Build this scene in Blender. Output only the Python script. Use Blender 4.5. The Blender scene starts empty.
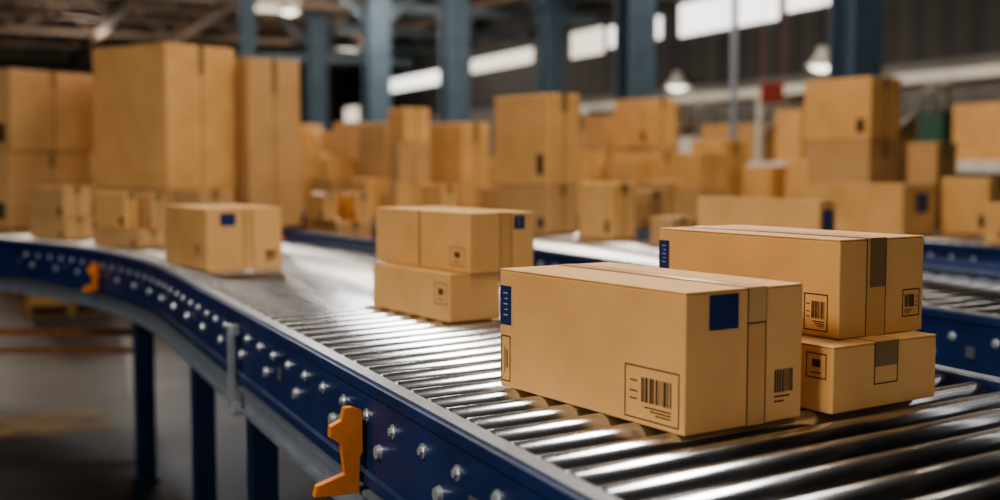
import bpy, bmesh, math, random
from mathutils import Vector, Matrix
random.seed(7)
scene = bpy.context.scene
COL = scene.collection
# ------------------------------------------------------------------ helpers
CT, ST = math.cos(math.radians(24.32)), math.sin(math.radians(24.32))
def hall(n, s, z=0.0):
    return Vector((n*CT - s*ST, n*ST + s*CT, z))
CAMH = 1.967; DECK = 1.4; PITCH = math.radians(4.19); F = 1160.0
cp, sp = math.cos(PITCH), math.sin(PITCH)

def new_mat(name):
    m = bpy.data.materials.new(name); m.use_nodes = True
    return m, m.node_tree.nodes, m.node_tree.links, m.node_tree.nodes["Principled BSDF"]
def simple(name, col, rough=0.5, metal=0.0, noise=0.12, scale=8.0, bump=0.0, emit=None, es=0.0):
    m, N, L, b = new_mat(name)
    b.inputs["Roughness"].default_value = rough; b.inputs["Metallic"].default_value = metal
    tc = N.new("ShaderNodeTexCoord"); nz = N.new("ShaderNodeTexNoise")
    nz.inputs["Scale"].default_value = scale; nz.inputs["Detail"].default_value = 5
    L.new(tc.outputs["Object"], nz.inputs["Vector"])
    cr = N.new("ShaderNodeValToRGB")
    cr.color_ramp.elements[0].position = 0.3; cr.color_ramp.elements[1].position = 0.7
    cr.color_ramp.elements[0].color = tuple(c*(1-noise) for c in col)+(1,)
    cr.color_ramp.elements[1].color = tuple(min(1, c*(1+noise)) for c in col)+(1,)
    L.new(nz.outputs["Fac"], cr.inputs["Fac"]); L.new(cr.outputs["Color"], b.inputs["Base Color"])
    if bump:
        bp_ = N.new("ShaderNodeBump"); bp_.inputs["Strength"].default_value = bump; bp_.inputs["Distance"].default_value = 0.01
        L.new(nz.outputs["Fac"], bp_.inputs["Height"]); L.new(bp_.outputs["Normal"], b.inputs["Normal"])
    if emit:
        b.inputs["Emission Color"].default_value = tuple(emit)+(1,); b.inputs["Emission Strength"].default_value = es
    return m
def cardboard(name, c1, c2):
    m, N, L, b = new_mat(name)
    tc = N.new("ShaderNodeTexCoord")
    n1 = N.new("ShaderNodeTexNoise"); n1.inputs["Scale"].default_value = 3.5; n1.inputs["Detail"].default_value = 6
    mp = N.new("ShaderNodeMapping"); mp.inputs["Scale"].default_value = (60, 60, 400)
    n2 = N.new("ShaderNodeTexNoise"); n2.inputs["Scale"].default_value = 2.0; n2.inputs["Detail"].default_value = 3
    L.new(tc.outputs["Object"], n1.inputs["Vector"]); L.new(tc.outputs["Object"], mp.inputs["Vector"]); L.new(mp.outputs["Vector"], n2.inputs["Vector"])
    mx = N.new("ShaderNodeMath"); mx.operation = 'MULTIPLY_ADD'; mx.inputs[1].default_value = 0.25
    L.new(n2.outputs["Fac"], mx.inputs[0]); L.new(n1.outputs["Fac"], mx.inputs[2])
    cr = N.new("ShaderNodeValToRGB"); cr.color_ramp.elements[0].position = 0.4; cr.color_ramp.elements[1].position = 0.85
    cr.color_ramp.elements[0].color = c1+(1,); cr.color_ramp.elements[1].color = c2+(1,)
    L.new(mx.outputs[0], cr.inputs["Fac"]); L.new(cr.outputs["Color"], b.inputs["Base Color"])
    b.inputs["Roughness"].default_value = 0.62
    bm_ = N.new("ShaderNodeBump"); bm_.inputs["Strength"].default_value = 0.08; bm_.inputs["Distance"].default_value = 0.003
    L.new(n2.outputs["Fac"], bm_.inputs["Height"]); L.new(bm_.outputs["Normal"], b.inputs["Normal"])
    return m
M = {}
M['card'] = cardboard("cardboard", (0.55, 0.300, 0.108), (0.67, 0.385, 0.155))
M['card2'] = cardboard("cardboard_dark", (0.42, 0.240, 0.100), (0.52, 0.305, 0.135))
M['tape'] = simple("brown_tape", (0.54, 0.300, 0.115), 0.3, noise=0.05)
M['tape_dark'] = simple("dark_tape", (0.21, 0.13, 0.065), 0.32, noise=0.08)
M['ink'] = simple("brown_ink", (0.06, 0.028, 0.012), 0.7, noise=0.1)
M['navy'] = simple("navy_print", (0.010, 0.025, 0.10), 0.45, noise=0.1)
M['pale'] = simple("pale_print", (0.40, 0.36, 0.30), 0.6, noise=0.05)
M['seam'] = simple("seam_brown", (0.18, 0.095, 0.045), 0.8)  # dark brown colour of the box seam line
M['chrome'] = simple("roller_steel", (0.60, 0.62, 0.66), 0.21, 1.0, 0.06, 30)
M['steel'] = simple("galvanised_steel", (0.27, 0.31, 0.37), 0.4, 0.4, 0.15, 20)
M['bolt'] = simple("bright_bolt_zinc", (0.68, 0.73, 0.80), 0.35, 0.7, 0.08, 20)
M['cap'] = simple("rail_cap_metal", (0.26, 0.29, 0.34), 0.38, 0.7, 0.1, 20)
M['blue'] = simple("navy_blue_paint", (0.010, 0.028, 0.108), 0.42, 0.0, 0.25, 5)
M['blueleg'] = simple("navy_leg_paint", (0.009, 0.022, 0.070), 0.45, 0.0, 0.2, 5)
M['orange'] = simple("orange_plastic", (0.68, 0.215, 0.02), 0.4, noise=0.15)
M['rust'] = simple("dull_orange_paint", (0.30, 0.105, 0.025), 0.6, noise=0.3)
M['dark'] = simple("dark_pan", (0.014, 0.016, 0.02), 0.6)
M['black'] = simple("black_rubber", (0.012, 0.012, 0.013), 0.6)
M['column'] = simple("slate_blue_column_paint", (0.062, 0.105, 0.155), 0.55, 0.0, 0.15, 3)
M['truss'] = simple("brown_truss_steel", (0.20, 0.15, 0.115), 0.6, 0.1)
M['tie'] = simple("blue_grey_tie_paint", (0.10, 0.14, 0.18), 0.55, 0.0)
M['wood'] = simple("pallet_wood", (0.30, 0.17, 0.08), 0.8, noise=0.25, scale=12)
M['white'] = simple("white_metal", (0.60, 0.60, 0.57), 0.5)
M['panel'] = simple("pale_wall_panel", (0.20, 0.19, 0.18), 0.6, noise=0.2, scale=2)
M['green'] = simple("green_plastic", (0.015, 0.075, 0.050), 0.5)
M['red'] = simple("red_paint", (0.22, 0.03, 0.02), 0.5)
M['yellow'] = simple("yellow_floor_paint", (0.20, 0.12, 0.03), 0.6, noise=0.7, scale=4)
M['sky'] = simple("daylight_glass", (0.8, 0.85, 0.9), 0.4, emit=(1.0, 0.96, 0.92), es=1.8)
M['sky2'] = simple("hazy_roof_light_glass", (0.8, 0.85, 0.9), 0.4, emit=(1.0, 0.88, 0.72), es=1.0)
M['lamp'] = simple("lamp_glow", (0.9, 0.85, 0.75), 0.4, emit=(1.0, 0.90, 0.75), es=3.0)

def obj_from(name, verts, faces, mats, fm=None, smooth=False):
    me = bpy.data.meshes.new(name); me.from_pydata([tuple(v) for v in verts], [], faces); me.update()
    for m in mats: me.materials.append(m)
    if fm:
        for p, i in zip(me.polygons, fm): p.material_index = i
    if smooth:
        for p in me.polygons: p.use_smooth = True
    o = bpy.data.objects.new(name, me); COL.objects.link(o); return o
class MB:
    def __init__(s): s.v=[]; s.f=[]; s.m=[]
    def box(s, x0,x1,y0,y1,z0,z1, mat=0, T=None):
        i=len(s.v)
        for x,y,z in ((x0,y0,z0),(x1,y0,z0),(x1,y1,z0),(x0,y1,z0),(x0,y0,z1),(x1,y0,z1),(x1,y1,z1),(x0,y1,z1)):
            p=Vector((x,y,z)); s.v.append(T@p if T else p)
        for f in ((0,3,2,1),(4,5,6,7),(0,1,5,4),(1,2,6,5),(2,3,7,6),(3,0,4,7)): s.f.append(tuple(i+k for k in f)); s.m.append(mat)
    def quad(s, a,b,c,d, mat=0):
        i=len(s.v); s.v += [a,b,c,d]; s.f.append((i,i+1,i+2,i+3)); s.m.append(mat)
    def beam(s, p, q, w, mat=0):
        p=Vector(p); q=Vector(q); d=q-p; T=Matrix.Translation(p)@d.to_track_quat('X','Z').to_matrix().to_4x4()
        s.box(0,d.length,-w/2,w/2,-w/2,w/2,mat,T)
    def make(s,name,mats): return obj_from(name,s.v,s.f,mats,s.m)
def bevel_mesh(o, w, seg=2):
    bm=bmesh.new(); bm.from_mesh(o.data)
    bmesh.ops.bevel(bm, geom=list(bm.edges), offset=w, segments=seg, affect='EDGES', profile=0.5)
    bm.to_mesh(o.data); bm.free()
def empty(name, loc, rz=0):
    e=bpy.data.objects.new(name,None); e.empty_display_size=0.1; e.location=loc; e.rotation_euler=(0,0,rz); COL.objects.link(e); return e
def tag(o,label,cat,group=None):
    o["label"]=label; o["category"]=cat
    if group: o["group"]=group
def struct(o): o["kind"]="structure"

# ------------------------------------------------------------------ cartons
OCC=[]
def decal(root, face, a, b, h, t0,t1,z0,z1, kind, name):
    mb=MB(); e=0.0012
    def P(u,v,layer):
        off=e+0.0004*layer
        if face=='L': return Vector((-b/2-off, -a/2+u*a, v*h))
        return Vector((-b/2+u*b, -a/2-off, v*h))
    def q(u0,u1,v0,v1,mat,layer=0):
        if face=='L': mb.quad(P(u1,v0,layer),P(u0,v0,layer),P(u0,v1,layer),P(u1,v1,layer),mat)
        else: mb.quad(P(u0,v0,layer),P(u1,v0,layer),P(u1,v1,layer),P(u0,v1,layer),mat)
    L_=a if face=='L' else b
    fu=0.0028/L_; fv=0.0028/h
    def frame(u0,u1,v0,v1):
        q(u0,u1,v0,v0+fv,0); q(u0,u1,v1-fv,v1,0); q(u0,u0+fu,v0,v1,0); q(u1-fu,u1,v0,v1,0)
    du=t1-t0; dv=z1-z0
    if kind=='barcode':
        frame(t0,t1,z0,z1)
        r=random.Random(3); x=t0+du*0.14
        while x < t1-du*0.30:
            w=du*r.choice((0.012,0.02,0.035,0.05)); q(x,x+w,z0+dv*0.34,z0+dv*0.80,0); x+=w+du*r.choice((0.012,0.02,0.03))
        for k in range(3): q(t0+du*0.14,t0+du*(0.62-0.1*k),z0+dv*(0.24-0.06*k),z0+dv*(0.265-0.06*k),0)
        q(t1-du*0.24,t1-du*0.10,z0+dv*0.36,z0+dv*0.385,0); q(t1-du*0.24,t1-du*0.10,z0+dv*0.50,z0+dv*0.525,0); q(t1-du*0.24,t1-du*0.10,z0+dv*0.7,z0+dv*0.725,0)
    elif kind=='bars':
        r=random.Random(5); x=t0
        while x < t1:
            w=du*r.choice((0.03,0.05,0.09)); q(x,min(t1,x+w),z0+dv*0.3,z1,0); x+=w+du*r.choice((0.03,0.04,0.05))
        q(t0,t0+du*0.8,z0+dv*0.15,z0+dv*0.2,0); q(t0,t0+du*0.5,z0,z0+dv*0.05,0)
    elif kind=='navy':
        q(t0,t1,z0,z1,1)
    elif kind=='navytext':
        q(t0,t1,z0,z1,1)
        for k in range(5):
            q(t0+du*0.3,t1-du*(0.3+0.12*(k%2)),z1-dv*(0.2+0.14*k),z1-dv*(0.17+0.14*k),2,1)
    elif kind=='frame':
        frame(t0,t1,z0,z1); q(t0+du*0.3,t0+du*0.4,z0+dv*0.3,z0+dv*0.7,0); q(t0+du*0.55,t0+du*0.62,z0+dv*0.2,z0+dv*0.75,0)
    elif kind=='frameglass':
        frame(t0,t1,z0,z1); q(t0+du*0.3,t1-du*0.3,z0+dv*0.45,z0+dv*0.75,0); q(t0+du*0.25,t1-du*0.25,z0+dv*0.2,z0+dv*0.25,0)
    elif kind=='darktape':
        q(t0,t1,z0,z1,3)
    elif kind=='tapefold':
        q(t0,t1,z0,z1,4,1); q(t0,t1,z0,z0+fv*1.2,0,2)
    elif kind=='outline':
        q(t0,t0+fu,z0,z1,0); q(t1-fu,t1,z0,z1,0); q(t0,t1,z0,z0+fv,0)
    elif kind=='line':
        q(t0,t1,z0,z1,0)
    o=mb.make(name,[M['ink'],M['navy'],M['pale'],M['tape_dark'],M['card2']]); o.parent=root; return o

def place(C, z0, xl, xr, ytop, d=None, ang=33.7, h=None):
    ang=math.radians(ang); vx,vy=math.cos(ang),math.sin(ang); ux,uy=-math.sin(ang),math.cos(ang)
    dz=z0-CAMH; c=-dz*sp
    kc=(C[0]-500)/F
    if d is None:
        r=(250-C[1])/F
        Y=dz*(cp+r*sp)/(r*cp-sp)
    else: Y=d
    X=kc*(Y*cp+c)
    kl=(xl-500)/F; kr=(xr-500)/F
    a=(kl*(Y*cp+c)-X)/(ux-kl*uy*cp); b=(kr*(Y*cp+c)-X)/(vx-kr*vy*cp)
    if h is None:
        r=(250-ytop)/F; top=(r*Y*cp-Y*sp)/(cp+r*sp)+CAMH; h=top-z0
    ctr=Vector((X+ux*a/2+vx*b/2, Y+uy*a/2+vy*b/2, z0))
    OCC.append((ctr.x,ctr.y,0.5*math.hypot(a,b)))
    return ctr, ang, a, b, h
def carton(pl, label, marks=(), tape=(0.5,0.06), tape_drop=(1.0,), mat='card', group=None, tmat='tape', top_tape=True, edge=0.0012):
    ctr,ang,a,b,h=pl
    root=empty("cardboard_box", ctr, ang); tag(root,label,"box",group)
    th=0.004
    mb=MB(); mb.box(-b/2,b/2,-a/2,a/2,0,h-th); body=mb.make("body",[M[mat]]); bevel_mesh(body,0.004,2); body.parent=root
    seam=-b/2+tape[0]*b
    for x0,x1 in ((-b/2,seam-0.0015),(seam+0.0015,b/2)):
        mb=MB(); mb.box(x0,x1,-a/2,a/2,h-th+0.0003,h); f=mb.make("flap",[M[mat]]); bevel_mesh(f,0.0014,2); f.parent=root
    w=tape[1]/2; e=0.0010; mb=MB()
    if top_tape:
        mb.quad(Vector((seam-w,-a/2-e,h+e)),Vector((seam+w,-a/2-e,h+e)),Vector((seam+w,a/2+e,h+e)),Vector((seam-w,a/2+e,h+e)))
    dr=tape_drop[0]*h
    for sgn in (-1,1):
        y=sgn*(a/2+e); A_=[Vector((seam-w,y,h-dr)),Vector((seam+w,y,h-dr)),Vector((seam+w,y,h+e)),Vector((seam-w,y,h+e))]
        if sgn>0: A_.reverse()
        mb.quad(*A_)
    t=mb.make("packing_tape",[M[tmat]]); t.parent=root
    s0=(seam-w+b/2)/b; s1=(seam+w+b/2)/b
    if tape_drop[0]>0.99:
        decal(root,'R',a,b,h,s0-0.004,s0+0.004,0.01,0.99,'line',"printed_line"); decal(root,'R',a,b,h,s1-0.004,s1+0.004,0.01,0.99,'line',"printed_line")
    mb=MB()
    for x,w2 in ((seam-w,edge),(seam+w,0.0012)):
        mb.quad(Vector((x-w2,-a/2,h+e+.0005)),Vector((x+w2,-a/2,h+e+.0005)),Vector((x+w2,a/2,h+e+.0005)),Vector((x-w2,a/2,h+e+.0005)))
    o=mb.make("tape_edge",[M['ink']]); o.parent=root
    for (face,t0,t1,z0,z1,kind) in marks:
        nm={'barcode':"barcode_label",'bars':"barcode",'navy':"blue_label",'navytext':"blue_label",'frame':"printed_mark",'frameglass':"printed_mark",'darktape':"dark_tape_patch",'outline':"printed_mark",'line':"printed_line",'tapefold':"tape_fold"}[kind]
        decal(root,face,a,b,h,t0,t1,z0,z1,kind,nm)
    return root
def carton_far(pl,label,mat='card',group=None, mark=True):
    ctr,ang,a,b,h=pl
    mb=MB(); mb.box(-b/2,b/2,-a/2,a/2,0,h)
    o=mb.make("cardboard_box",[M[mat],M['tape_dark'],M['ink'],M['seam'],M['tape']]); bevel_mesh(o,min(0.012,h*0.04),2)
    bm=bmesh.new(); bm.from_mesh(o.data)
    def quad(ps,mi):
        f=bm.faces.new([bm.verts.new(p) for p in ps]); f.material_index=mi
    w=0.03; e=0.002
    quad([(-w,-a/2,h+e),(w,-a/2,h+e),(w,a/2,h+e),(-w,a/2,h+e)],4)
    quad([(-w,-a/2-e,h*0.8),(w,-a/2-e,h*0.8),(w,-a/2-e,h),(-w,-a/2-e,h)],1 if mark else 4)
    quad([(-0.005,-a/2-e,0.01),(0.005,-a/2-e,0.01),(0.005,-a/2-e,h*0.8),(-0.005,-a/2-e,h*0.8)],3)
    if mark and h<0.8:
        quad([(-b/2-e,-a*0.30,h*0.12),(-b/2-e,-a*0.42,h*0.12),(-b/2-e,-a*0.42,h*0.34),(-b/2-e,-a*0.30,h*0.34)],2)
    bm.to_mesh(o.data); bm.free()
    o.location=ctr; o.rotation_euler=(0,0,ang); tag(o,label,"box",group); return o

G1="cartons on the main roller conveyor"
carton(place((684,437),DECK,500,801,293),"large tan cardboard box with navy label and barcode on rollers",
  [('L',0.022,0.278,0.04,0.43,'barcode'),('L',0.925,0.995,0.53,0.86,'navytext'),('L',0.93,0.99,0.05,0.44,'frame'),
   ('R',0.19,0.43,0.72,0.97,'navy'),('R',0.515,0.665,0.74,0.995,'tapefold'),('R',0.75,0.92,0.14,0.38,'bars')], tape=(0.59,0.055), group=G1, edge=0.002)
def fixlen(C,z0,xr,ytop,a,ang=33.7):
    p=place(C,z0,C[0]-50,xr,ytop,ang=ang); an=p[1]; old=p[2]
    ctr=p[0]+Vector((-math.sin(an),math.cos(an),0))*((a-old)/2)
    return (ctr,an,a,p[3],p[4])
plB=fixlen((832,415),DECK,935,347.5,0.60)
carton(plB,"low tan cardboard box under another, dark tape patch",
  [('R',0.38,0.61,0.35,1.0,'outline'),('R',0.385,0.605,0.62,1.0,'darktape'),('L',0.03,0.13,0.5,0.88,'frameglass')], tape=(0.5,0.08), tape_drop=(0.3,), group=G1)
zB=DECK+plB[4]+0.001
carton(place((838,340),zB,658,922,240),"long tan cardboard box stacked on a low one, barcodes",
  [('L',0.05,0.165,0.06,0.44,'barcode'),('L',0.93,0.995,0.52,0.86,'navytext'),('R',0.345,0.53,0.5,1.0,'darktape'),('R',0.74,0.95,0.16,0.45,'barcode')], tape=(0.42,0.07), group=G1, edge=0.005)
plM=place((450,323),DECK,373,500,275)
carton(plM,"tan cardboard box carrying another box, small printed mark",
  [('L',0.03,0.18,0.35,0.8,'frameglass')], tape=(0.5,0.04), tape_drop=(0.3,), group=G1)
carton(place((470,274),DECK+plM[4]+0.001,376,534,213.5),"tan cardboard box on top of another, navy label",
  [('L',0.05,0.19,0.1,0.42,'frameglass'),('L',0.495,0.505,0.0,1.0,'line'),('R',0.68,0.84,0.72,0.94,'navytext')], tape=(0.55,0.05), group=G1)
carton(place((207,271),DECK,165,282,209),"tan cardboard box with navy label riding alone on rollers",
  [('L',0.1,0.3,0.2,0.42,'frameglass'),('R',0.18,0.38,0.72,0.92,'navy'),('R',0.78,0.93,0.1,0.3,'bars')], tape=(0.55,0.05), group=G1)

G2="cartons piled on the curved end of the conveyor"
def far(C0,xl,xr,ytop,d,z0=DECK,ang=33.7,mat='card',group=None,lab="plain tan cardboard box in a pile",h=None,stack=None):
    p=place((C0,0),z0,xl,xr,ytop,d=d,ang=ang,h=h); o=carton_far(p,lab,mat,group); return z0+p[4]+0.002
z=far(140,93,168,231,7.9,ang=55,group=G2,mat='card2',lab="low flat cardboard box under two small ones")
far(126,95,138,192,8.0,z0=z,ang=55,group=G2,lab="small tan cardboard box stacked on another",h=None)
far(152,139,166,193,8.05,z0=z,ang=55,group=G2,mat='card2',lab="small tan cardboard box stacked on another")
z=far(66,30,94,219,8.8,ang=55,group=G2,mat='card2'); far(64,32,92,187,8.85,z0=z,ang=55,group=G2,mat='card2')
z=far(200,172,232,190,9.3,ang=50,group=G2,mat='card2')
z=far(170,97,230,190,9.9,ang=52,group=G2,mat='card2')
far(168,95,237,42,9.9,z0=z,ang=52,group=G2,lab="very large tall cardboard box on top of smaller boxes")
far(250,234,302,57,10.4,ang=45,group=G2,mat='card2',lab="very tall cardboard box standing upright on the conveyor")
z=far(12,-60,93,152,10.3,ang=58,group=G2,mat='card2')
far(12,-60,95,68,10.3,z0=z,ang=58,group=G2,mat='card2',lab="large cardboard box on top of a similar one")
TZ=1.24
T_=place((338,0),TZ,305,373,222,d=9.6,ang=28)
GT="cartons on the packing table"
z=TZ+T_[4]+0.002
carton_far(T_,"wide tan cardboard box on the packing table",'card2',GT)
far(324,306,337,194,9.65,z0=z,ang=28,group=GT,lab="small tan cardboard box on a wider one")
far(356,338,371,194,9.75,z0=z,ang=28,group=GT,lab="small tan cardboard box on a wider one")
tb=empty("packing_table",(T_[0].x,T_[0].y,0),math.radians(26)); tag(tb,"plain steel packing table standing between the conveyors","table")
mb=MB(); mb.box(-0.34,0.34,-0.45,0.45,TZ-0.035,TZ-0.001); o=mb.make("table_top",[M['cap']]); bevel_mesh(o,0.004); o.parent=tb
for sx in (-1,1):
    for sy in (-1,1):
        mb=MB(); mb.box(sx*0.31-0.02,sx*0.31+0.02,sy*0.42-0.02,sy*0.42+0.02,0,TZ-0.035); o=mb.make("leg",[M['blueleg']]); o.parent=tb

G3="cartons on the second conveyor"
carton(place((818,266),DECK,697,835,201),"tan cardboard box with navy label on the second conveyor",
  [('R',0.2,0.8,0.5,0.86,'navytext')],tape=(0.5,0.05),tape_drop=(0.2,),group=G3)
for a_ in [(386,358,411,122,13.0),(462,428,490,122,11.4),(672,650,694,218,8.1),(442,420,458,185,10.6),(398,378,416,192,11.8)]:
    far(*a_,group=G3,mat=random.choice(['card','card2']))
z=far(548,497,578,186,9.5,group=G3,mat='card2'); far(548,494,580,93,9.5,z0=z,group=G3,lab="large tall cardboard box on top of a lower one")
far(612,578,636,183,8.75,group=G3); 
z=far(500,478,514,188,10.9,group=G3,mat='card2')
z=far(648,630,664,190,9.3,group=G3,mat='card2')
G4="cartons on the third conveyor"
carton(place((902,236),DECK,806,935,184.5),"tan cardboard box on the third conveyor",
  [('R',0.4,0.75,0.45,0.82,'navytext')],tape=(0.35,0.05),tape_drop=(0.6,),group=G4)
for a_ in [(655,612,678,150,14.2),(604,582,628,115,15.3),(722,690,747,140,12.6),(770,742,800,166,12.0),(830,784,862,160,11.2),(988,940,1010,178,9.4),(640,600,655,165,13.4)]:
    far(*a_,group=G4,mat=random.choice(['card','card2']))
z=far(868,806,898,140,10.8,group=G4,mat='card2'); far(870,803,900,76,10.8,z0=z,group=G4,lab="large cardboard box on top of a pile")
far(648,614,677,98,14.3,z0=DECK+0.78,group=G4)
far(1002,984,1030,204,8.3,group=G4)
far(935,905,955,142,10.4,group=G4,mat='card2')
rf=random.Random(21)
for n0,n1,sA,sB,g,cnt in ((3.75,4.55,10.0,17.2,G3,26),(6.7,7.45,10.0,19.6,G4,34)):
    tries=0; made=0
    while tries<1200 and made<cnt:
        tries+=1
        n=rf.uniform(n0,n1); s=rf.uniform(sA,sB); a=rf.uniform(0.36,0.62); b=rf.uniform(0.34,0.52); p=hall(n,s)
        r=0.5*math.hypot(a,b)
        if any(math.hypot(p.x-x,p.y-y)<0.88*(r+q) for x,y,q in OCC): continue
        OCC.append((p.x,p.y,r)); made+=1; z=DECK
        for k in range(rf.choice((1,2,2,3))):
            h=rf.uniform(0.26,0.44); f=1-0.08*k
            carton_far((Vector((p.x,p.y,z)),math.radians(24.3+rf.uniform(-6,12)),a*f,b*f,h),"small tan cardboard box in a crowded pile",rf.choice(['card','card2']),g,False); z+=h+0.002

# ------------------------------------------------------------------ conveyors
def roller_bm(L_, r):
    bm=bmesh.new(); prof=[(-L_/2-0.02,0.0),(-L_/2-0.02,0.012),(-L_/2,0.012),(-L_/2,r-0.004),(-L_/2+0.004,r),(L_/2-0.004,r),(L_/2,r-0.004),(L_/2,0.012),(L_/2+0.02,0.012),(L_/2+0.02,0.0)]
    S=36; rings=[]
    for x,rr in prof:
        if rr==0: rings.append([bm.verts.new((x,0,0))]); continue
        rings.append([bm.verts.new((x,rr*math.cos(2*math.pi*k/S),rr*math.sin(2*math.pi*k/S))) for k in range(S)])
    for A_,B_ in zip(rings[:-1],rings[1:]):
        for k in range(S):
            if len(A_)==1: bm.faces.new((A_[0],B_[(k+1)%S],B_[k]))
            elif len(B_)==1: bm.faces.new((A_[k],A_[(k+1)%S],B_[0]))
            else: bm.faces.new((A_[k],A_[(k+1)%S],B_[(k+1)%S],B_[k]))
    bmesh.ops.recalc_face_normals(bm,faces=bm.faces)
    return bm
def roller_mesh(L_,r):
    bm=roller_bm(L_,r)
    me=bpy.data.meshes.new("roller"); bm.to_mesh(me); bm.free(); me.materials.append(M['chrome'])
    for p in me.polygons: p.use_smooth = abs(p.normal.x)<0.3
    return me
def bolt_mesh(r,t,name="bolt",washer=True,mat='bolt'):
    bm=bmesh.new()
    if washer: bmesh.ops.create_cone(bm,cap_ends=True,segments=20,radius1=r*1.5,radius2=r*1.4,depth=t*0.35,matrix=Matrix.Translation((0,0,t*0.175)))
    bmesh.ops.create_cone(bm,cap_ends=True,segments=6 if washer else 24,radius1=r,radius2=r*0.8,depth=t*0.7,matrix=Matrix.Translation((0,0,t*(0.65 if washer else 0.35))))
    me=bpy.data.meshes.new(name); bm.to_mesh(me); bm.free(); me.materials.append(M[mat]); return me
def sweep(name, path, prof, mat, O):
    v=[];f=[];k=len(prof)
    for (pn,ps),(nn,ns) in path:
        for lat,z in prof: v.append(hall(pn+nn*lat,ps+ns*lat,z)-O)
    for i in range(len(path)-1):
        for j in range(k):
            a=i*k+j;b=i*k+(j+1)%k; f.append((a,b,b+k,a+k))
    f.append(tuple(range(k))); f.append(tuple((len(path)-1)*k+j for j in reversed(range(k))))
    o=obj_from(name,v,f,[mat])
    bm=bmesh.new(); bm.from_mesh(o.data); bmesh.ops.recalc_face_normals(bm,faces=bm.faces); bm.to_mesh(o.data); bm.free()
    return o
def channel(side, W, z0, z1):
    e=[(0.0,z1),(0.052,z1),(0.052,z1-0.028),(0.040,z1-0.034),(0.040,z0+0.034),(0.052,z0+0.028),(0.052,z0),(0.0,z0)]
    return [(side*(W/2+x),z) for x,z in e]
def rectp(l0,l1,z0,z1): return [(l0,z0),(l1,z0),(l1,z1),(l0,z1)]
def build_conveyor(cn, W, s0, s1, R, phi, pitch, rr, skew, label, legs, bolt_rng, mod, lip, lip_from=0.0):
    def pt(t):
        if t<=s1-s0 or not R:
            return (cn, s0+t),(1.0,0.0),0.0
        ph=(t-(s1-s0))/R
        return (cn-R+R*math.cos(ph), s1+R*math.sin(ph)),(math.cos(ph),math.sin(ph)),ph
    total=(s1-s0)+(R*phi if R else 0)
    ts=[0,s1-s0]+([s1-s0+R*phi*i/28 for i in range(1,29)] if R else [])
    path=[pt(t)[:2] for t in ts]
    O=hall(cn,s0,0); root=empty("roller_conveyor",O); tag(root,label,"conveyor","roller conveyor lines")
    top=DECK
    rails=[]
    for side in (-1,1):
        r_=sweep("side_rail",path,channel(side,W,top-0.27,top+0.004),M['blue'],O); r_.parent=root; rails.append(r_)
        c=sweep("rail_cap",path,rectp(side*(W/2-0.004),side*(W/2+0.036),top+0.004,top+0.010),M['cap'],O); c.parent=root
        lo=sweep("lower_beam",path,rectp(side*(W/2-0.03),side*(W/2+0.030),top-0.385,top-0.29),M['steel'],O); lo.parent=root
        if side<0:
            g=sweep("beam_flange",path,rectp(side*(W/2+0.030),side*(W/2+0.055),top-0.302,top-0.29),M['steel'],O); g.parent=root
            g=sweep("beam_flange",path,rectp(side*(W/2+0.030),side*(W/2+0.055),top-0.385,top-0.373),M['steel'],O); g.parent=root
        if lip and side>0:
            pth=[pt(t)[:2] for t in [lip_from]+[t for t in ts if t>lip_from]]
            g=sweep("guard_strip",pth,rectp(side*(W/2+0.012),side*(W/2+0.045),top+0.010,top+lip),M['blue'],O); g.parent=root
    pan=sweep("under_pan",path,rectp(-W/2+0.01,W/2-0.01,top-0.18,top-0.17),M['dark'],O); pan.parent=root
    Lr=(W-0.02)/math.cos(skew)-0.03; me=roller_mesh(Lr,rr)
    cnt=0; t=pitch*0.6; rest=[]
    while t<total-0.1:
        (pn,ps),(nn,ns),ph=pt(t)
        loc=hall(pn,ps,top-rr)-O; rz=math.radians(24.32)+ph+skew
        if cnt<100:
            o=bpy.data.objects.new("roller",me); COL.objects.link(o); o.parent=root
            o.location=loc; o.rotation_euler=(0,0,rz)
        else: rest.append(Matrix.Translation(loc)@Matrix.Rotation(rz,4,'Z'))
        cnt+=1; t+=pitch
    if rest:
        bm=bmesh.new()
        for T in rest:
            tmp=me.copy(); tmp.transform(T); bm.from_mesh(tmp); bpy.data.meshes.remove(tmp)
        m2=bpy.data.meshes.new("rollers_far_end"); bm.to_mesh(m2); bm.free(); m2.materials.append(M['chrome'])
        o=bpy.data.objects.new("roller_bed",m2); COL.objects.link(o); o.parent=root; o["kind"]="stuff"
    for t in legs:
        (pn,ps),(nn,ns),ph=pt(t-s0)
        for side in (-1,1):
            q=hall(pn+nn*side*(W/2-0.03),ps+ns*side*(W/2-0.03),0)-O
            T=Matrix.Translation(q)@Matrix.Rotation(math.radians(24.32)+ph,4,'Z')
            mb=MB(); mb.box(-0.05,0.05,-0.055,0.055,0.02,top-0.285,0,T); mb.box(-0.07,0.07,-0.07,0.07,0.0,0.02,0,T)
            l=mb.make("leg",[M['blueleg']]); l.parent=root
        q=hall(pn,ps,0)-O; T=Matrix.Translation(q)@Matrix.Rotation(math.radians(24.32)+ph,4,'Z')
        mb=MB(); mb.box(-W/2+0.03,W/2-0.03,-0.03,0.03,top-0.46,top-0.39,0,T)
        x=mb.make("cross_brace",[M['blueleg']]); x.parent=root
    small=bolt_mesh(0.0125,0.012); knob=bolt_mesh(0.021,0.018,"knob",washer=False); 
    t=bolt_rng[0]-s0; i=0
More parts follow.
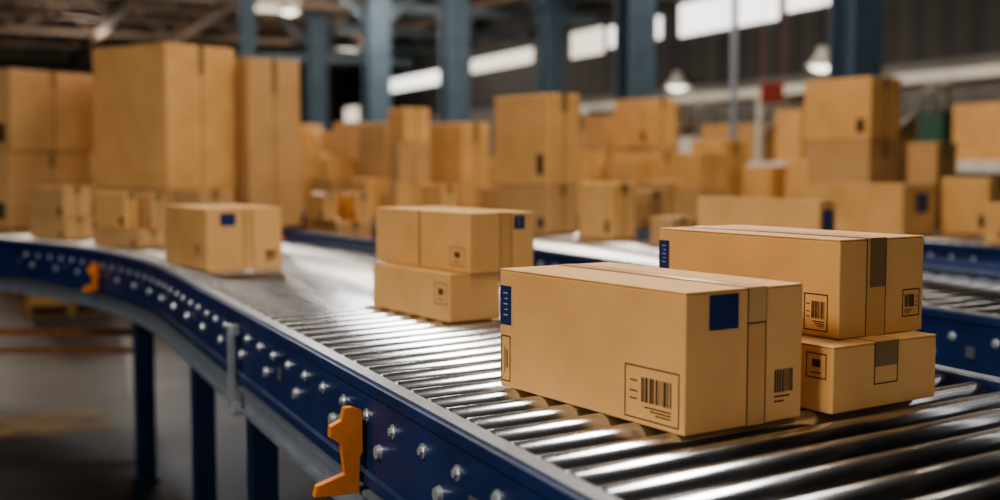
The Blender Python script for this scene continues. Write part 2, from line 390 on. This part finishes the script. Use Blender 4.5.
    while t<bolt_rng[1]-s0:
        for dt,zz,me_,nm in ((0.0,-0.09,small,"bolt"),(mod*0.5,-0.09,small,"bolt"),(mod*0.25,-0.165,knob,"knob")):
            (pn,ps),(nn,ns),ph=pt(t+dt)
            o=bpy.data.objects.new(nm,me_); COL.objects.link(o); o.parent=rails[0]
            lat=-(W/2+0.040); o.location=hall(pn+nn*lat,ps+ns*lat,top+zz)-O
            o.rotation_euler=(0,math.radians(-90),math.radians(24.32)+ph)
        (pn,ps),(nn,ns),ph=pt(t+mod*0.78); lat=-(W/2+0.0415)
        if i%2==0:
            T=Matrix.Translation(hall(pn+nn*lat,ps+ns*lat,top-0.14)-O)@Matrix.Rotation(math.radians(24.32)+ph,4,'Z')
            mb=MB(); mb.box(-0.003,0.002,-0.022,0.022,-0.02,0.02,0,T); p=mb.make("cover_plate",[M['cap']]); p.parent=rails[0]
        t+=mod; i+=1
    return root,O,pt,rails
W1=1.444; c1=1.684
root1,O1,pt1,rails1=build_conveyor(c1,W1,0.7,6.4,7.72,math.radians(50),0.122,0.053,math.radians(9.5),
   "long curved roller conveyor with navy blue side rails and steel rollers",[1.9,4.45,5.75,7.5,12.8],(1.0,9.8),0.42,0.075,4.6)
build_conveyor(4.13,1.357,2.6,17.6,None,0,0.13,0.053,math.radians(9.5),
   "parallel roller conveyor with navy blue side rails",[3.5,6,8.5,11,13.5,16],(2.9,8.5),0.42,0.055)
build_conveyor(7.06,1.357,5.0,20.0,None,0,0.15,0.053,math.radians(9.5),
   "farther roller conveyor with blue side rails",[6,8.5,11,13.5,16,18.5],(6.0,8.0),0.4,0.0)
def bracket(t,scale=1.0,side=-1,dz=0.0,lat_in=0.053):
    (pn,ps),(nn,ns),ph=pt1(t)
    pr=[(0,-.145),(.030,-.130),(.052,-.132),(.060,-.172),(.092,-.190),(.094,-.225),(.062,-.252),(.052,-.352),(.132,-.382),(.140,-.418),(.012,-.418),(.008,-.30),(0,-.28)]
    pr=[(x*scale,((z+0.418)*scale-0.418+0.072)*0.85) for x,z in pr]
    v=[];lat0=(W1/2+lat_in)
    for k in (-1,1):
        for x,z in pr:
            lat=side*(lat0+x); p=hall(pn+nn*lat-ns*0.014*k,ps+ns*lat+nn*0.014*k,DECK+z+dz)-O1; v.append(p)
    n_=len(pr); f=[tuple(range(n_)),tuple(reversed(range(n_,2*n_)))]+[(j,(j+1)%n_,n_+(j+1)%n_,n_+j) for j in range(n_)]
    o=obj_from("orange_bracket",v,f,[M['orange']]); o["label"]="bright orange plastic hooked bracket"
    bm=bmesh.new(); bm.from_mesh(o.data); bmesh.ops.recalc_face_normals(bm,faces=bm.faces)
    bmesh.ops.bevel(bm,geom=list(bm.edges),offset=0.0012,segments=2,affect='EDGES'); bm.to_mesh(o.data); bm.free()
    o.parent=root1
bracket(2.9-0.7,0.94); bracket(8.2-0.7,0.75,dz=0.04); bracket(7.75,0.5,1,0.302,-0.062)
for t in (4.5,):
    (pn,ps),(nn,ns),ph=pt1(t-0.7); lat=-(W1/2+0.075)
    T=Matrix.Translation(hall(pn+nn*lat,ps+ns*lat,DECK)-O1)@Matrix.Rotation(math.radians(24.32)+ph,4,'Z')
    mb=MB(); mb.box(-0.012,0.012,-0.02,0.02,-0.40,-0.05,0,T); mb.box(0.0,0.03,-0.035,0.035,-0.40,-0.35,0,T); mb.box(0.0,0.03,-0.03,0.03,-0.09,-0.05,0,T)
    o=mb.make("clamp_plate",[M['bolt']]); bevel_mesh(o,0.003); o.parent=root1

# ------------------------------------------------------------------ room
def hbox(name,n0,n1,s0,s1,z0,z1,mat):
    v=[hall(n,s,z) for n,s,z in ((n0,s0,z0),(n1,s0,z0),(n1,s1,z0),(n0,s1,z0),(n0,s0,z1),(n1,s0,z1),(n1,s1,z1),(n0,s1,z1))]
    return obj_from(name,v,[(0,3,2,1),(4,5,6,7),(0,1,5,4),(1,2,6,5),(2,3,7,6),(3,0,4,7)],[mat])
m,N,L,b=new_mat("concrete_floor")
tc=N.new("ShaderNodeTexCoord"); nz=N.new("ShaderNodeTexNoise"); nz.inputs["Scale"].default_value=0.8; nz.inputs["Detail"].default_value=8
L.new(tc.outputs["Object"],nz.inputs["Vector"]); cr=N.new("ShaderNodeValToRGB")
cr.color_ramp.elements[0].color=(0.006,0.009,0.013,1); cr.color_ramp.elements[1].color=(0.028,0.033,0.040,1); cr.color_ramp.elements[0].position=.38; cr.color_ramp.elements[1].position=.7
L.new(nz.outputs["Fac"],cr.inputs["Fac"]); L.new(cr.outputs["Color"],b.inputs["Base Color"])
mr=N.new("ShaderNodeMapRange"); mr.inputs[3].default_value=0.3; mr.inputs[4].default_value=0.55; L.new(nz.outputs["Fac"],mr.inputs[0]); L.new(mr.outputs[0],b.inputs["Roughness"])
b.inputs["Specular IOR Level"].default_value=0.2
M['floor']=m
m,N,L,b=new_mat("ribbed_metal_cladding")
tc=N.new("ShaderNodeTexCoord"); wv=N.new("ShaderNodeTexWave"); wv.inputs["Scale"].default_value=1.2; wv.inputs["Distortion"].default_value=0.3
L.new(tc.outputs["Object"],wv.inputs["Vector"]); cr=N.new("ShaderNodeValToRGB"); cr.color_ramp.elements[0].color=(0.026,0.026,0.027,1); cr.color_ramp.elements[1].color=(0.055,0.050,0.046,1)
L.new(wv.outputs["Fac"],cr.inputs["Fac"]); L.new(cr.outputs["Color"],b.inputs["Base Color"]); b.inputs["Roughness"].default_value=0.6
M['clad']=m
CE=7.0; NR=14.6; NL=-12; SB=50; SF=-8
struct(hbox("floor",NL,NR,SF,SB,-0.1,0,M['floor']))
struct(hbox("ceiling",NL,NR,SF,SB,CE,CE+0.15,M['clad']))
struct(hbox("wall_back",NL,NR,SB,SB+0.2,0,CE,M['clad']))
struct(hbox("wall_right",NR,NR+0.2,SF,SB,0,CE,M['clad']))
struct(hbox("wall_left",NL-0.2,NL,SF,SB,0,CE,M['clad']))
struct(hbox("wall_front",NL,NR,SF-0.2,SF,0,CE,M['clad']))
struct(hbox("trim_1",NR-0.04,NR-0.001,4,SB-1,1.2,3.7,M['panel']))
k=1
for s0,s1,z0,z1,mt in ((15.5,18.6,4.95,5.6,'sky'),(18.9,22.4,4.85,5.55,'sky'),(23.2,25.6,4.9,5.4,'sky'),(25.9,27.6,4.8,5.45,'sky2'),(30,34.4,4.9,5.3,'sky2'),(37,43.5,4.75,5.2,'sky'),(46.5,48.4,3.72,4.4,'sky2'),(5,11,4.9,5.6,'sky')):
    struct(hbox("window_%d"%k,NR-0.05,NR-0.01,s0,s1,z0,z1,M[mt])); k+=1
for s,n in ((9,3),(19,3),(26,7.2),(34,8)):
    struct(hbox("window_%d"%k,n,n+1.4,s,s+4,CE-0.05,CE-0.01,M['sky2'])); k+=1
for n0,n1,s0,s1 in ((-0.9,-0.75,4,24),(-4.2,-3.9,4,30),(-3.9,-0.9,8.2,8.5),(0.0,0.9,9.0,9.8)):
    o=hbox("floor_marking",n0,n1,s0,s1,0.0,0.003,M['yellow']); tag(o,"worn yellow painted safety marking on concrete","floor marking")
for i in range(10):
    s=7+i*4.5; mb=MB()
    a0,a1=NL+0.2,NR-0.2
    mb.beam(hall(a0,s,6.9),hall(a1,s,6.9),0.14); mb.beam(hall(a0,s,6.05),hall(a1,s,6.05),0.14)
    n=a0; up=False
    while n<a1-0.9:
        mb.beam(hall(n,s,6.05 if not up else 6.9),hall(n+1.1,s,6.9 if not up else 6.05),0.08); n+=1.1; up=not up
    o=mb.make("roof_truss",[M['truss']]); tag(o,"brown steel lattice roof truss spanning the hall","truss","roof trusses")
for n in (-6,-2.5,0.5,3.5,6,11.5):
    o=hbox("roof_purlin",n-0.08,n+0.08,SF+1,SB-0.5,5.78,5.98,M['truss']); tag(o,"long brown steel beam below the trusses","beam","long roof beams")
for s in (17,21.5,26,30.5,35,39.5):
    o=hbox("tie_beam",8.9,14.4,s-0.1,s+0.1,5.52,5.74,M['tie']); tag(o,"blue-grey steel tie beam from column to wall","beam","tie beams")
def column(n,s,w,top=6.0):
    mb=MB(); T=Matrix.Translation(hall(n,s,0))@Matrix.Rotation(math.radians(24.32),4,'Z')
    h=w/2; t=w*0.09
    mb.box(-h,h,-h,-h+t,0.03,top,0,T); mb.box(-h,h,h-t,h,0.03,top,0,T); mb.box(-t/2,t/2,-h+t,h-t,0.03,top,0,T)
    mb.box(-h*1.5,h*1.5,-h*1.5,h*1.5,0,0.03,0,T)
    for sx in (-1,1): mb.beam(T@Vector((0,sx*0.0,top-1.0)),T@Vector((sx*1.0,0,top-0.05)),0.10)
    o=mb.make("steel_column",[M['column']]); tag(o,"slate blue painted steel column with knee braces","column","hall columns")
def dcol(px,x0,w):
    kx=(px-500)/F+0.452; d=x0/kx; X=(px-500)/F*d
    column(X*CT+d*ST, -X*ST+d*CT, w)
for px,x0,w in ((852,9.3,0.38),(634,9.35,0.42),(455,9.3,0.46),(378,9.3,0.50),(551,12.6,0.42),(318,9.3,0.5),(250,4.2,0.22),(8,-2.4,0.25)): dcol(px,x0,w)
def dpos(px,d): 
    return Vector(((px-500)/F*d,d,0))
bm=bmesh.new(); bmesh.ops.create_cone(bm,cap_ends=True,segments=16,radius1=0.05,radius2=0.05,depth=5.9,matrix=Matrix.Translation((0,0,2.95)))
bmesh.ops.create_cone(bm,cap_ends=True,segments=16,radius1=0.16,radius2=0.16,depth=0.03,matrix=Matrix.Translation((0,0,0.015)))
me=bpy.data.meshes.new("drain_pipe"); bm.to_mesh(me); bm.free(); me.materials.append(M['steel']); o=bpy.data.objects.new("drain_pipe",me); COL.objects.link(o); o.location=dpos(732,16.5); tag(o,"slim grey vertical pipe rising to the roof","pipe")
def rack(n,s,length):
    O=hall(n,s,0); root=empty("storage_rack",O,math.radians(24.32)); tag(root,"tall white metal storage rack loaded with goods","rack","racks along the wall")
    for y in (0,length/2,length):
        mb=MB()
        for x in (0,1.0): mb.box(x-0.04,x+0.04,y-0.04,y+0.04,0,3.3)
        for zz in (0.5,1.5,2.5): mb.beam((0,y,zz),(1.0,y,zz+0.7),0.04)
        o=mb.make("upright",[M['white']]); o.parent=root
    for zz in (0.9,2.0,3.3):
        mb=MB(); mb.box(-0.05,0.05,0,length,zz-0.14,zz); mb.box(0.95,1.05,0,length,zz-0.14,zz); mb.box(0,1,0,length,zz,zz+0.02)
        o=mb.make("shelf",[M['white']]); o.parent=root
RS=(7.5,13.8,20.2)
for r_ in RS: rack(12.6,r_,6.0)
def bin_(n,s,z,w,d,h,mat,label):
    mb=MB(); t=0.02
    mb.box(-d/2,d/2,-w/2,w/2,0,t); mb.box(-d/2,-d/2+t,-w/2,w/2,t,h); mb.box(d/2-t,d/2,-w/2,w/2,t,h); mb.box(-d/2+t,d/2-t,-w/2,-w/2+t,t,h); mb.box(-d/2+t,d/2-t,w/2-t,w/2,t,h)
    mb.box(-d/2-0.015,-d/2,-w/2-.015,w/2+.015,h-0.05,h)
    o=mb.make("storage_bin",[M[mat]]); o.location=hall(n,s,z); o.rotation_euler=(0,0,math.radians(24.32)); tag(o,label,"bin","bins on the rack")
for rs in RS:
    for zz in (0.92,2.02):
        for y,w in ((0.42,0.6),(1.05,0.55),(1.65,0.5),(2.35,0.7),(3.5,0.85),(4.5,0.95)):
            carton_far((hall(13.1,rs+y,zz),math.radians(24.32),w,0.8,random.uniform(0.65,1.05)),"brown cardboard box on a rack shelf",random.choice(['card','card2']),"boxes on the rack",False)
        if rs==RS[0] and zz>2: bin_(13.1,rs+5.4,zz,0.5,0.8,0.72,'green',"tall dark green plastic storage bin on a rack shelf")
        else: bin_(13.1,rs+5.42,zz,0.6,0.8,0.5,'white',"open grey plastic storage bin on a rack shelf")
def lampfix(pos,r=0.28):
    bm=bmesh.new(); 
    S=24; prof=[(0.03,0.35),(0.09,0.33),(0.12,0.2),(r,0.02),(r,0.0)]
    rings=[[bm.verts.new((rr*math.cos(2*math.pi*k/S),rr*math.sin(2*math.pi*k/S),z)) for k in range(S)] for rr,z in prof]
    for A_,B_ in zip(rings[:-1],rings[1:]):
        for k in range(S): bm.faces.new((A_[k],A_[(k+1)%S],B_[(k+1)%S],B_[k]))
    me=bpy.data.meshes.new("lamp_shade"); bm.to_mesh(me); bm.free(); me.materials.append(M['white'])
    root=empty("pendant_lamp",pos); tag(root,"white bell-shaped high bay pendant lamp","lamp","high bay lamps")
    o=bpy.data.objects.new("lamp_shade",me); COL.objects.link(o); o.parent=root
    bm=bmesh.new(); bmesh.ops.create_uvsphere(bm,u_segments=20,v_segments=12,radius=r*0.75,matrix=Matrix.Scale(0.5,4,(0,0,1))); me=bpy.data.meshes.new("bulb"); bm.to_mesh(me); bm.free(); me.materials.append(M['lamp'])
    o=bpy.data.objects.new("bulb",me); COL.objects.link(o); o.parent=root; o.location=(0,0,0.02)
    mb=MB(); mb.box(-0.012,0.012,-0.012,0.012,0.33,5.8-pos[2]+0.1); o=mb.make("cord",[M['black']]); o.parent=root
for px,d,y in ((820,20,68),(676,26,88),(292,30,14)):
    lampfix(Vector(((px-500)/F*d,d,CAMH+(165-y)/F*d)))
o_=Vector(((770-500)/F*18,18,CAMH+(165-104)/F*18)); mb=MB(); mb.box(-0.17,0.17,-0.03,0.03,0,0.32); mb.box(-0.17,-0.16,-0.01,0.01,0.32,6.0-o_.z); mb.box(0.16,0.17,-0.01,0.01,0.32,6.0-o_.z)
o=mb.make("hanging_sign",[M['red']]); o.location=o_; tag(o,"blank dark red board hanging from the roof","sign")

def pallet(n,s,tmax):
    mb=MB()
    for y in (-0.5,-0.25,0,0.25,0.5): mb.box(-0.6,0.6,y-0.06,y+0.06,0.12,0.144)
    for x in (-0.53,0,0.53): mb.box(x-0.05,x+0.05,-0.56,0.56,0.024,0.12)
    for y in (-0.5,0,0.5): mb.box(-0.6,0.6,y-0.06,y+0.06,0,0.024)
    o=mb.make("pallet",[M['wood']]); o.location=hall(n,s,0); o.rotation_euler=(0,0,math.radians(24.32)); tag(o,"wooden shipping pallet under stacked boxes","pallet","loaded pallets")
    z=0.146; top=random.uniform(tmax-0.8,tmax)
    while z<top-0.3:
        h=random.choice((0.4,0.55,0.7))
        if random.random()<0.6:
            for y in (-0.29,0.29): carton_far((hall(n,s+y,z),math.radians(24.32),0.56,1.05,h),"tan cardboard box stacked on a pallet",random.choice(['card','card2','card2']),"boxes stacked on pallets",False)
        else: carton_far((hall(n,s,z),math.radians(24.32+random.uniform(-2,2)),1.02,1.02,h),"big tan cardboard box stacked on a pallet",random.choice(['card','card2','card2']),"boxes stacked on pallets",False)
        z+=h+0.003
for n,s,t_ in ((10.3,9.2,2.1),(10.2,11.3,2.2),(10.2,13.5,2.2),(10.2,15.7,2.4),(10.2,18,2.7),(11.5,20,2.6),(9.4,23.2,2.9),(7.2,22,2.9),(5.8,21.5,2.9),(4.2,19.5,2.9),(2.6,18.5,2.8),(2.8,21.2,3.0),(1.0,19,2.6),(0.8,22,3),(5,25,3.3),(7,27.4,3.3),(9.8,28,3.3),(2,26,3.3),(-1,21,3),(-2.5,24,3),(3.6,27.5,3.4),(0,26,3.2),(1.1,16.6,2.5),(-0.6,17.5,2.5)): pallet(n,s,t_)
mb=MB(); 
for x in (0,1.75): mb.box(x-0.02,x+0.02,-0.02,0.02,0,0.70)
mb.box(-0.05,1.8,-0.02,0.02,0.64,0.69); mb.box(-0.05,1.8,-0.02,0.02,0.50,0.54)
o=mb.make("guard_rail",[M['rust']]); o.location=(-4.5,9.0,0); tag(o,"low dull orange steel floor guard rail","guard rail")

# ------------------------------------------------------------------ lights
def area(name,pos,target,sx,sy,power,col):
    l=bpy.data.lights.new(name,'AREA'); l.shape='RECTANGLE'; l.size=sx; l.size_y=sy; l.energy=power; l.color=col
    o=bpy.data.objects.new(name,l); COL.objects.link(o); o.location=pos; o.rotation_euler=(Vector(target)-Vector(pos)).to_track_quat('-Z','Y').to_euler()
area("key_light",(-3.4,-0.3,5.2),(1.3,3.4,1.5),1.6,1.6,255,(1.0,0.91,0.77))
area("fill_light",(3.5,-2.5,4.5),(0.9,3,1.5),2,2,62,(1.0,0.92,0.84))
area("left_fill_light",(-6.5,3.5,3.6),(-2,7.5,1.0),2.5,2.5,40,(0.85,0.9,1.0))
area("overhead_light",hall(2.6,4.6,6.6),hall(2.2,4.0,0),1.3,3,240,(1,0.95,0.88))
for n,s,p_ in ((-3.5,10.5,120),(5.2,8.5,190),(9.5,11,210),(1,15,170),(7,17,260),(2,22,300),(9,23,290)):
    area("back_fill_light",hall(n,s,6.7),hall(n-0.5,s+1.0,0),2.4,2.4,p_,(1,0.88,0.72))  # added warm glow for the background boxes, no fixture modelled
for n,s,p_ in ((3,14,70),(10,15,110),(0,24,200),(7,26,240),(3,36,360),(11,36,300)):
    l=bpy.data.lights.new("hall_fill_light",'POINT'); l.energy=p_; l.color=(1,0.88,0.74); l.shadow_soft_size=0.25
    o=bpy.data.objects.new("hall_fill_light",l); COL.objects.link(o); o.location=hall(n,s,5.0)  # added ambient fill that brightens trusses and hall, no fixture here
area("window_light",hall(5,24,5.7),hall(2,6,1),5,0.7,120,(0.9,0.95,1.0))
w=bpy.data.worlds.new("world"); scene.world=w; w.use_nodes=True; w.node_tree.nodes["Background"].inputs[0].default_value=(0.35,0.45,0.6,1); w.node_tree.nodes["Background"].inputs[1].default_value=0.3
cam=bpy.data.cameras.new("camera"); co=bpy.data.objects.new("camera",cam); COL.objects.link(co)
co.location=(0,0,CAMH); co.rotation_euler=(math.radians(90)-PITCH,0,0); cam.lens=41.76; cam.sensor_width=36; cam.clip_end=200
cam.dof.use_dof=True; cam.dof.focus_distance=2.9; cam.dof.aperture_fstop=1.3
scene.camera=co
scene.view_settings.look='AgX - Medium High Contrast'
scene.view_settings.exposure=0.15
